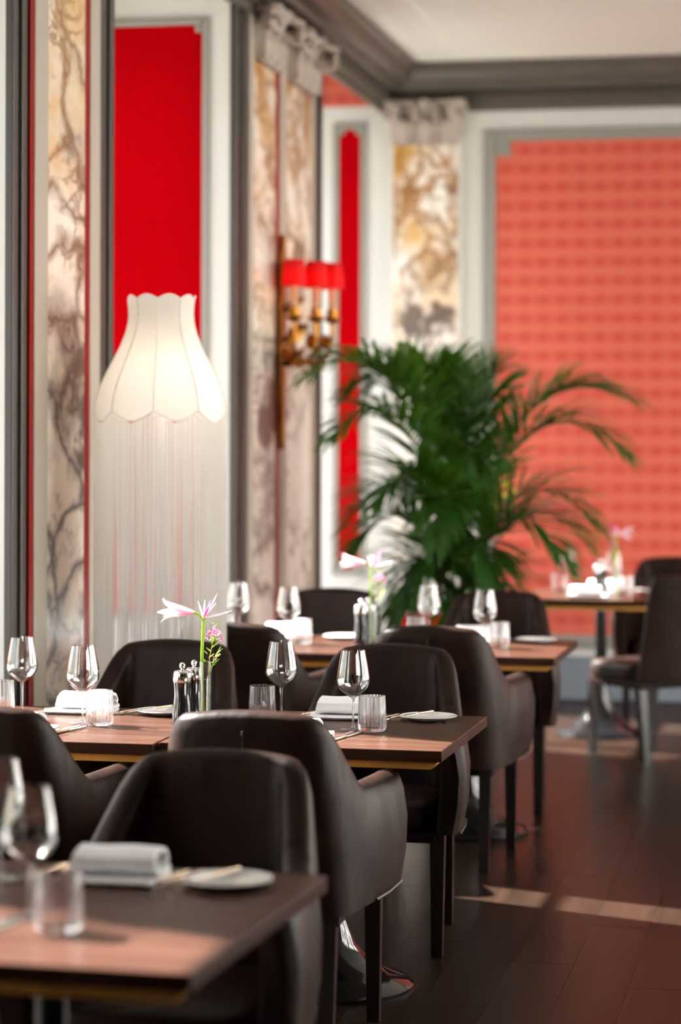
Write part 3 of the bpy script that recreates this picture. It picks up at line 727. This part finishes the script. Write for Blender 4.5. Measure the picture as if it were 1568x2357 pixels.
def petal_bm(base, d, up, length, width, curl, n_=7, pw=1.5):
    """one petal: narrow at its base, tip curling back"""
    bm = bmesh.new(); d = Vector(d).normalized(); up = Vector(up); up = (up - d * up.dot(d)).normalized(); s = d.cross(up)
    rows = []; p = Vector(base); ang = 0.0
    for i in range(n_ + 1):
        t_ = i / n_; wd = width * math.sin(PI * min(1, 0.10 + 0.87 * t_)) ** 0.8 * 0.5
        dd = d * math.cos(ang) + up * math.sin(ang); nn = -d * math.sin(ang) + up * math.cos(ang)
        rows.append([bm.verts.new(p + s * wd * q + nn * (0.25 * wd * (q * q))) for q in (-1, -0.5, 0, 0.5, 1)])
        p = p + dd * (length / n_); ang += curl / n_ * (0.2 + 0.72 * (pw + 1) * t_ ** pw)
    for a, b in zip(rows, rows[1:]):
        for k in range(4): bm.faces.new((a[k], a[k + 1], b[k + 1], b[k]))
    return bm
def make_vase():
    t = thing('bud_vase', '', 'vase')
    vo_ = [(0.0, 0.0), (0.0165, 0.0), (0.0178, 0.002), (0.0178, 0.193)]
    vi = [(0.0163, 0.193), (0.0160, 0.014), (0.012, 0.011), (0.0, 0.011)]
    vz = obj('vase_body', lathe(vo_ + vi, 36), 'bowl', t, smooth=True)
    obj('vase_foot', lathe([(0.0, 0.0115), (0.0150, 0.0115), (0.0170, 0.014), (0.0172, 0.003), (0.0, 0.0012)], 24), 'glass', vz, smooth=True)
    obj('water', lathe([(0.0, 0.0145), (0.0155, 0.0145), (0.0155, 0.14), (0.0, 0.14)], 28), 'water', t, smooth=True)
    # main lily stem
    top = Vector((-0.006, 0.0, 0.318))
    st = obj('flower_stem', tube([(-0.004, -0.003, 0.016), (-0.009, -0.002, 0.12), (-0.010, 0.0, 0.22), tuple(top)], [0.0045, 0.005, 0.0048, 0.0042], 10), 'stem', t, smooth=True)
    # bloom turned to the left
    fb = top + Vector((-0.028, 0.0, 0.020))
    fl = obj('bloom', tube([tuple(top), tuple(top + Vector((-0.014, 0, 0.014))), tuple(fb)], [0.003, 0.003, 0.004], 8), 'stem', t, smooth=True)
    fd = Vector((-1, 0, 0.10)).normalized()
    for k in range(6):
        a = k * PI / 3 + 0.3; side = Vector((0, math.cos(a), math.sin(a)))
        obj('petal', petal_bm(fb, fd + side * 0.10, side, 0.112, 0.026, (2.3, 1.5, 2.6, 1.2, 2.0, 1.7)[k], 10, 4.0), 'petal', fl, smooth=True)
    # opening buds
    bd = obj('bud_cluster', lathe([(0, -0.006), (0.005, -0.004), (0.0065, 0.004), (0.0, 0.010)], 10), 'stem', t, smooth=True, loc=top)
    for dx, dy, dz, ln, ma, wd in ((0.12, 0.0, 1.0, 0.055, 'petal', 0.011), (0.62, 0.1, 1.0, 0.085, 'bud', 0.013), (0.75, -0.1, 0.8, 0.062, 'petal', 0.010), (1.0, 0.0, 0.22, 0.090, 'petal', 0.020), (-0.3, 0.1, 1.0, 0.055, 'petal', 0.010), (0.5, -0.2, 1, 0.06, 'bud', 0.009)):
        d = Vector((dx, dy, dz)).normalized()
        obj('petal', petal_bm((0, 0, 0.004), d, (-dz, 0.3, dx), ln, wd, 0.25), ma, bd, smooth=True)
    # mauve filler sprig
    sp_ = obj('sprig', tube([(0.004, 0.002, 0.02), (0.006, 0.0, 0.14), (0.014, 0.0, 0.21), (0.026, 0.002, 0.265)], 0.0013, 6), 'brownstem', t)
    rnd = random.Random(3)
    bm = bmesh.new()
    for k in range(70):
        a = rnd.uniform(0, 2 * PI); r = rnd.uniform(0, 1) ** 0.5
        x = 0.026 + 0.027 * r * math.cos(a); y = 0.002 + 0.02 * r * math.sin(a); z = 0.262 + 0.030 * (1 - r * r) + rnd.uniform(-0.012, 0.006)
        lathe([(0, -0.003), (0.0038, 0.0), (0.0, 0.003)], 5, bm, (x, y, z))
    f = obj('flower_head', bm, 'tuft', sp_); f['kind'] = 'stuff'
    bm = bmesh.new()
    for k in range(22):
        a = rnd.uniform(0, 2 * PI); r = rnd.uniform(0.2, 1)
        tube([(0.023, 0.002, 0.238), (0.026 + 0.022 * r * math.cos(a), 0.002 + 0.016 * r * math.sin(a), 0.268)], 0.0008, 4, bm)
    obj('flower_stalks', bm, 'leaf', sp_)['kind'] = 'stuff'
    for k, (x, z, s_) in enumerate(((0.012, 0.205, 1), (0.018, 0.222, -1), (0.006, 0.216, -1), (0.022, 0.236, 1), (0.012, 0.19, -1), (0.028, 0.19, 1), (0.034, 0.206, 1), (0.018, 0.178, 1), (0.0, 0.192, -1), (0.03, 0.30, 1), (0.024, 0.305, -1), (0.006, 0.176, -1))):
        obj('leaf', petal_bm((x, 0.0, z), (s_ * 0.8, rnd.uniform(-0.6, 0.6), 0.55), (0, 0, 1), 0.022, 0.012, 0.5, 4), 'leaf', sp_, smooth=True)
    s2 = obj('sprig', tube([(0.008, -0.003, 0.02), (0.012, -0.002, 0.15), (0.030, -0.002, 0.205)], 0.0012, 6), 'stem', t)
    bm = bmesh.new()
    for k in range(14): lathe([(0, -0.002), (0.003, 0.0), (0.0, 0.002)], 5, bm, (0.032 + rnd.uniform(-.007, .007), rnd.uniform(-.007, .007), 0.206 + rnd.uniform(-.005, .006)))
    obj('flower_head', bm, 'tuft', s2)['kind'] = 'stuff'
    for k in range(6): obj('leaf', petal_bm((0.02 + 0.004 * k, 0.0, 0.19 + 0.007 * k), (0.7 + 0.2 * (-1) ** k, 0.4 * (-1) ** k, 0.8), (0, 0, 1), 0.022, 0.006, 0.3, 4), 'leaf', s2, smooth=True)
    return t
PROTO['vase'] = (make_vase(), False)

# ------------------------------------------------------------------ laying the tables
TNAME = {'fg': 'blurred foreground table', 'mr': 'middle table in focus', 'ml': 'middle table at the left edge', 'rr': 'table before the palm', 'rl': 'table below the sconce', 'far': 'farthest sunlit table'}
ZT = TZ + 0.0006
def at(tk, x, y):
    """point on a table: x from its centre, y from its near edge"""
    u, v, _ = TB[tk]; c, s = math.cos(TROT[tk]), math.sin(TROT[tk]); yy = (y - TD / 2) * (1.07 if tk == 'fg' else 1)
    return (u + c * x - s * yy, v + s * x + c * yy, ZT)
def near_setting(tk, items='gtnk'):
    n_ = TNAME[tk]
    fg = tk == 'fg'
    if 'g' in items: place('glass', 'clear wine glass at the near side of the %s' % n_, at(tk, *((-0.012, 0.34) if fg else (0.070, 0.415))), 0.3, 'wine glasses on the tables')
    if 't' in items: place('tumbler', 'ribbed water tumbler at the near side of the %s' % n_, at(tk, *((0.085, 0.235) if fg else (0.135, 0.375))), 0.1, 'ribbed tumblers on the tables')
    if 'n' in items: place('napkin', 'rolled white napkin at the near side of the %s' % n_, at(tk, -0.055, 0.19), PI + 0.0, 'folded white napkins')
    if 'k' in items:
        place('knife', 'table knife nearer the napkin, near side of the %s' % n_, at(tk, 0.062 - 0.12 * fg, 0.235 - 0.03 * fg), -0.22, 'table knives')
        place('knife', 'outer table knife, near side of the %s' % n_, at(tk, 0.086 - 0.12 * fg, 0.235 - 0.03 * fg), -0.22, 'table knives')
def far_setting(tk, items='gtnkfpb'):
    n_ = TNAME[tk]
    if 'g' in items: place('glass', 'clear wine glass at the far side of the %s' % n_, at(tk, -0.205, 0.655), 0.9, 'wine glasses on the tables')
    if 't' in items: place('tumbler', 'ribbed water tumbler at the far side of the %s' % n_, at(tk, -0.245, 0.575), 0.2, 'ribbed tumblers on the tables')
    if 'n' in items: place('napkin', 'rolled white napkin at the far side of the %s' % n_, at(tk, 0.012 if tk == 'fg' else -0.020, 0.70), 0.0, 'folded white napkins')
    if 'k' in items:
        place('knife', 'table knife nearer the napkin, far side of the %s' % n_, at(tk, -0.128, 0.725), PI - 0.30, 'table knives')
        place('knife', 'outer table knife, far side of the %s' % n_, at(tk, -0.152, 0.715), PI - 0.30, 'table knives')
    if 'f' in items:
        place('fork', 'table fork nearer the napkin, far side of the %s' % n_, at(tk, 0.105, 0.715), PI - 0.25, 'table forks')
        place('fork', 'outer table fork, far side of the %s' % n_, at(tk, 0.132, 0.725), PI - 0.25, 'table forks')
    if 'p' in items: place('plate', 'white bread plate on the %s' % n_, at(tk, 0.245, 0.70), 0.0, 'white bread plates')
    if 'b' in items:
        x, y, z = at(tk, 0.212, 0.70)
        o = place('butter', 'butter knife resting on the bread plate of the %s' % n_, (x, y, z + 0.0162), PI - 0.42, 'butter knives')
near_setting('mr'); far_setting('mr')
near_setting('ml'); far_setting('ml')
near_setting('fg', 'gtk'); far_setting('fg', 'gnkfpb')
near_setting('rr', 'gtnk'); far_setting('rr', 'gtnp')
near_setting('rl', 'gtnk'); far_setting('rl', 'gtnp')
near_setting('far', 'gtn'); far_setting('far', 'gtnp')
for tk, x, y, nm in (('ml', 0.372, 0.44, 'middle tables'), ('rl', 0.372, 0.44, 'back pair of tables'), ('far', -0.01, 0.40, 'farthest sunlit table')):
    place('mill', 'black pepper mill with silver cap, front one of two on the %s' % nm, at(tk, x, y), 0, 'black pepper mills')
    place('mill', 'black mill with silver cap, behind its twin on the %s' % nm, at(tk, x + 0.012, y + 0.09), 0, 'black pepper mills')
place('vase', 'slim glass bud vase with pink lily on the middle tables, in focus', at('mr', -0.372, 0.38), 0.0, 'bud vases with pink flowers')
place('vase', 'bud vase with pink flowers on the back pair of tables, left of the palm', at('rr', -0.395, 0.40), 0.25, 'bud vases with pink flowers')
place('vase', 'glass bud vase with pink flowers on the farthest sunlit table', at('far', 0.09, 0.30), 2.2, 'bud vases with pink flowers')

# ------------------------------------------------------------------ fringed floor lamp
LU, LV = -2.347, 8.42
t = thing('floor_lamp', 'tall floor lamp with ivory silk shade and long white fringe', 'floor lamp', (LU, LV, 0))
prof_l = [(0.1215, 2.112), (0.118, 2.09), (0.1165, 2.06), (0.119, 2.03), (0.129, 1.99), (0.147, 1.945), (0.170, 1.90), (0.196, 1.85), (0.217, 1.805), (0.231, 1.765), (0.238, 1.735), (0.2395, 1.712)]
NPAN = 9; PH = math.radians(-81.4)
sh = None
pan_pts = 8
for k in range(NPAN):
    bm = bmesh.new(); rows = []
    for i, (r, z) in enumerate(prof_l):
        row = []
        for j in range(pan_pts + 1):
            f = j / pan_pts; a = PH + 2 * PI * (k + f) / NPAN
            bulge = 1 - 0.028 * math.sin(PI * f) * (1 if i > 1 else 0.3); arc = math.sin(PI * f)
            zz = z
            if i >= len(prof_l) - 3: zz -= 0.036 * arc * (i - (len(prof_l) - 4)) / 3
            if i <= 1: zz += 0.016 * arc * (2 - i) / 2
            row.append(bm.verts.new((r * bulge * math.cos(a), r * bulge * math.sin(a), zz)))
        rows.append(row)
    for a, b in zip(rows, rows[1:]):
        for j in range(pan_pts): bm.faces.new((a[j], a[j + 1], b[j + 1], b[j]))
    pn = obj('shade_panel', bm, 'silk', t, smooth=True)
    a = PH + 2 * PI * k / NPAN
    obj('rib', tube([((r + 0.001) * math.cos(a), (r + 0.001) * math.sin(a), z) for r, z in prof_l], 0.0032, 6), 'piping', pn, smooth=True)
    e = [(0.2395 * (1 - 0.028 * math.sin(PI * f)) * math.cos(PH + 2 * PI * (k + f) / NPAN), 0.2395 * (1 - 0.028 * math.sin(PI * f)) * math.sin(PH + 2 * PI * (k + f) / NPAN), 1.712 - 0.036 * math.sin(PI * f)) for f in [j / 12 for j in range(13)]]
    obj('trim_cord', tube(e, 0.0035, 6), 'piping', pn, smooth=True)
    e = [(0.1215 * (1 - 0.0084 * math.sin(PI * f)) * math.cos(PH + 2 * PI * (k + f) / NPAN), 0.1215 * (1 - 0.0084 * math.sin(PI * f)) * math.sin(PH + 2 * PI * (k + f) / NPAN), 2.112 + 0.016 * math.sin(PI * f)) for f in [j / 8 for j in range(9)]]
    obj('trim_cord', tube(e, 0.003, 6), 'piping', pn, smooth=True)
rnd = random.Random(11); bm = bmesh.new(); NS = 430
for k in range(NS):
    f = (k + rnd.uniform(-0.3, 0.3)) / NS; a0 = PH + 2 * PI * f
    arc = math.sin(PI * ((f * NPAN) % 1.0)); zt = 1.705 - 0.036 * arc; r0 = 0.2395 * (1 - 0.028 * arc)
    # strands drift into clumps further down
    cl = 0.030 * math.sin(a0 * 19 + 1.3) + 0.024 * math.sin(a0 * 37 + 0.4) + 0.014 * math.sin(a0 * 61)
    pts = []; rj = rnd.uniform(-0.009, 0.006)
    for q in (0, 0.25, 0.6, 1.0):
        a = a0 + cl * q * 0.9 + rnd.uniform(-0.004, 0.004) * q
        r = r0 + rj * q
        pts.append((r * math.cos(a), r * math.sin(a), lerp(zt, 0.12 + rnd.uniform(-0.01, 0.01), q)))
    tube(pts, 0.0016, 3, bm, caps=False)
fo = obj('fringe', bm, 'fringe', t); fo['kind'] = 'stuff'
obj('lamp_pole', lathe([(0.0, 2.0), (0.012, 2.0), (0.012, 0.02)], 14), 'piping', t, smooth=True)
obj('lamp_base', lathe([(0.0, 0.04), (0.03, 0.04), (0.12, 0.02), (0.14, 0.0), (0.0, 0.0)], 32), 'brass', t, smooth=True)
bm = bmesh.new()
for k in range(3):
    a = 2 * PI * k / 3; tube([(0, 0, 1.98), (0.117 * math.cos(a), 0.117 * math.sin(a), 2.06)], 0.0025, 5, bm)
obj('shade_carrier', bm, 'brass', t)
obj('bulb', lathe([(0.0, 1.90), (0.014, 1.895), (0.028, 1.86), (0.03, 1.84), (0.02, 1.815), (0.0, 1.805)], 16), 'lampbulb', t, smooth=True, loc=(0.035, -0.03, 0))
ld = bpy.data.lights.new('lamp_bulb_light', 'POINT'); ld.energy = 0.7; ld.color = (1.0, 0.97, 0.94); ld.shadow_soft_size = 0.03
lo = bpy.data.objects.new('lamp_bulb_light', ld); COL.objects.link(lo); lo.parent = t; lo.location = (0.035, -0.03, 1.80)

# ------------------------------------------------------------------ wall sconce
SV = 11.88; SU = UW + 0.001
t = thing('candle_sconce', 'gilt brass wall sconce with three red candle shades between marble pilasters', 'wall lamp', (SU, SV, 0))
plate = [(0.0, 1.55), (0.02, 1.58), (0.03, 1.68), (0.022, 1.80), (0.045, 1.90), (0.055, 2.02), (0.04, 2.14), (0.05, 2.26), (0.035, 2.40), (0.045, 2.50), (0.02, 2.58), (0.0, 2.64)]
pl = obj('backplate', prism([(y, z) for y, z in plate] + [(-y, z) for y, z in plate[-2:0:-1]], 0.0, 0.03, plane='yz'), 'brass', t, bevel=0.006)
for z, s_ in ((1.98, 1.0), (2.10, 1.2), (2.25, 1.0), (2.45, 0.8)):
    for sy in (-1, 1):
        obj('leaf_ornament', petal_bm((0.03, 0, z), (0.6, sy * 0.8, 0.7), (1, 0, 0.2), 0.13 * s_, 0.075 * s_, 0.9), 'brass', pl, smooth=True)
def bez(p0, p1, p2, p3, n_=14):
    out = []
    for i in range(n_ + 1):
        s = i / n_; out.append(tuple((1 - s) ** 3 * a + 3 * (1 - s) ** 2 * s * b + 3 * (1 - s) * s * s * c + s ** 3 * d for a, b, c, d in zip(p0, p1, p2, p3)))
    return out
for (ex, ey) in ((0.11, -0.15), (0.19, 0.0), (0.245, 0.13)):
    a = obj('arm', tube(bez((0.03, 0, 2.06), (ex * 0.7, ey * 0.5, 1.93), (ex * 1.05, ey, 1.97), (ex, ey, 2.20)), [0.015 - 0.0003 * i for i in range(15)], 8), 'brass', t, smooth=True)
    obj('arm_leaf', petal_bm((ex * 0.55, ey * 0.5, 2.0), (0.5, ey * 2, -0.4), (0, 0, 1), 0.13, 0.075, 1.2), 'brass', a, smooth=True)
    obj('arm_leaf', petal_bm((ex * 0.9, ey * 0.9, 2.06), (-0.3, 0.4, 0.8), (0, 1, 0.2), 0.11, 0.06, 1.0), 'brass', a, smooth=True)
    obj('arm_leaf', petal_bm((ex * 0.75, ey * 0.8, 1.985), (0.7, -0.3, 0.5), (0, 0, 1), 0.12, 0.07, 0.8), 'brass', a, smooth=True)
    obj('drip_pan', lathe([(0.0, 2.185), (0.014, 2.188), (0.046, 2.212), (0.044, 2.222), (0.012, 2.206), (0.0, 2.206)], 18), 'brass', a, smooth=True, loc=(ex, ey, 0))
    obj('socket_cup', lathe([(0.0, 2.207), (0.022, 2.207), (0.031, 2.235), (0.027, 2.262), (0.0, 2.262)], 14), 'brass', a, smooth=True, loc=(ex, ey, 0))
    c = obj('candle', lathe([(0.0, 2.262), (0.021, 2.262), (0.0205, 2.385), (0.0, 2.388)], 14), 'candle', t, smooth=True, loc=(ex, ey, 0))
    obj('bulb', lathe([(0.0, 2.389), (0.007, 2.392), (0.011, 2.405), (0.006, 2.425), (0.0, 2.432)], 12), 'bulb', c, smooth=True)
    s_ = obj('candle_shade', lathe([(0.064, 2.365), (0.061, 2.40), (0.055, 2.455), (0.050, 2.498), (0.0488, 2.498), (0.0535, 2.455), (0.0595, 2.40), (0.0625, 2.365), (0.064, 2.365)], 28), 'shade', t, smooth=True, loc=(ex, ey, 0))

# ------------------------------------------------------------------ potted palm
PU, PV = -1.81, 12.02
t = thing('potted_palm', 'large green palm in a dark planter before the patterned red wall', 'potted plant', (PU, PV, 0))
obj('planter', lathe([(0.0, 0.0), (0.15, 0.0), (0.165, 0.02), (0.205, 0.42), (0.215, 0.43), (0.215, 0.46), (0.195, 0.46), (0.19, 0.40), (0.0, 0.40)], 36), 'pot', t, smooth=True)
obj('soil', lathe([(0.0, 0.425), (0.1, 0.42), (0.189, 0.405), (0.189, 0.401), (0.0, 0.401)], 24), 'soil', t)
def frond(az, apex, tip, lw=0.33, nleaf=34, r0=0.05):
    """arching palm frond: az direction, apex and tip as (reach, height)"""
    rr = random.Random(int(az * 100 + tip[0] * 1000 + tip[1] * 77))
    d = Vector((math.cos(az), math.sin(az), 0)); n_ = 24
    q0, q1, q2, q3 = (r0, 0.43), (r0 + 0.03, lerp(0.43, apex[1], 0.85)), (apex[0] * 0.9, apex[1] + 0.16 * (apex[1] - 0.3) ** 0.5), tip
    pts = [d * x + Vector((0, 0, z)) for x, z in bez(q0, q1, q2, q3, n_)]
    tang = [(b_ - a_).normalized() for a_, b_ in zip(pts, pts[1:])]
    st = obj('frond', tube([tuple(q) for q in pts], [lerp(0.0085, 0.0015, i / n_) for i in range(n_ + 1)], 6), 'stalk', t, smooth=True)
    bm = bmesh.new(); side0 = d.cross(Vector((0, 0, 1)))
    F0 = 0.40
    for k in range(nleaf):
        f = F0 + (1 - F0) * (k + 0.5) / nleaf; i = min(n_ - 1, int(f * n_)); q = pts[i].lerp(pts[i + 1], f * n_ - i); v = tang[i]
        nrm = side0.cross(v).normalized()
        g_ = (f - F0) / (1 - F0); ll = lw * (0.5 + 0.7 * math.sin(PI * min(1, 0.15 + 0.75 * g_))) * (1 - 0.45 * g_ ** 2) * rr.uniform(0.85, 1.1)
        for sd_ in (-1, 1):
            out = (v * (0.75 + 0.5 * g_) + side0 * sd_ * (0.85 - 0.45 * g_) + nrm * 0.42 * rr.uniform(0.2, 1.5)).normalized()
            pos = q.copy(); prev = None; wmax = 0.0102 * rr.uniform(0.8, 1.2)
            for j in range(6):
                s_ = j / 5; wd = wmax * (math.sin(PI * (0.12 + 0.86 * s_)) ** 0.7)
                axis = out.cross(nrm).normalized()
                row = [bm.verts.new(pos - axis * wd), bm.verts.new(pos + nrm * wd * 0.25), bm.verts.new(pos + axis * wd)]
                if prev:
                    for m_ in range(2): bm.faces.new((prev[m_], prev[m_ + 1], row[m_ + 1], row[m_]))
                prev = row
                out = (out + Vector((0, 0, -1)) * (0.06 + 0.16 * s_) * (0.8 + 0.8 * g_)).normalized(); pos = pos + out * (ll / 5)
    obj('leaflets', bm, 'palm', st, smooth=True)['kind'] = 'stuff'
R_ = math.radians
FR = [  # azimuth, apex (reach, height), tip (reach, height)
    (R_(235), (0.58, 1.99), (1.04, 1.90)), (R_(238), (0.52, 1.78), (0.92, 1.62)), (R_(226), (0.36, 1.93), (0.66, 1.84)), (R_(160), (0.16, 1.80), (0.30, 1.90)), (R_(215), (0.26, 1.88), (0.46, 1.88)),
    (R_(250), (0.14, 1.76), (0.28, 1.92)), (R_(350), (0.10, 1.72), (0.22, 1.94)), (R_(60), (0.16, 1.70), (0.34, 1.82)),
    (R_(-8), (0.46, 1.84), (0.90, 1.80)), (R_(-24), (0.52, 1.74), (0.96, 1.54)), (R_(6), (0.36, 1.76), (0.74, 1.86)), (R_(-8), (0.40, 1.42), (0.74, 1.16)),
    (R_(-35), (0.38, 1.30), (0.74, 1.00)), (R_(10), (0.42, 1.30), (0.66, 1.06)), (R_(195), (0.34, 1.38), (0.56, 1.18)), (R_(222), (0.36, 1.28), (0.62, 1.06)), (R_(240), (0.34, 1.48), (0.62, 1.30)),
    (R_(-90), (0.34, 1.40), (0.66, 1.10)), (R_(-60), (0.30, 1.20), (0.54, 0.85)), (R_(-110), (0.28, 1.15), (0.48, 0.80)), (R_(-80), (0.26, 0.95), (0.42, 0.62)),
    (R_(-130), (0.24, 1.02), (0.40, 0.74)), (R_(-45), (0.24, 0.98), (0.40, 0.70)), (R_(80), (0.30, 1.40), (0.50, 1.30)), (R_(-70), (0.24, 1.55), (0.50, 1.45)),
]
for k, (a, ap, tp) in enumerate(FR): frond(a, ap, tp)
obj('stem_cluster', lathe([(0.0, 0.40), (0.07, 0.40), (0.06, 0.5), (0.035, 0.62), (0.0, 0.66)], 12), 'stalk', t, smooth=True)
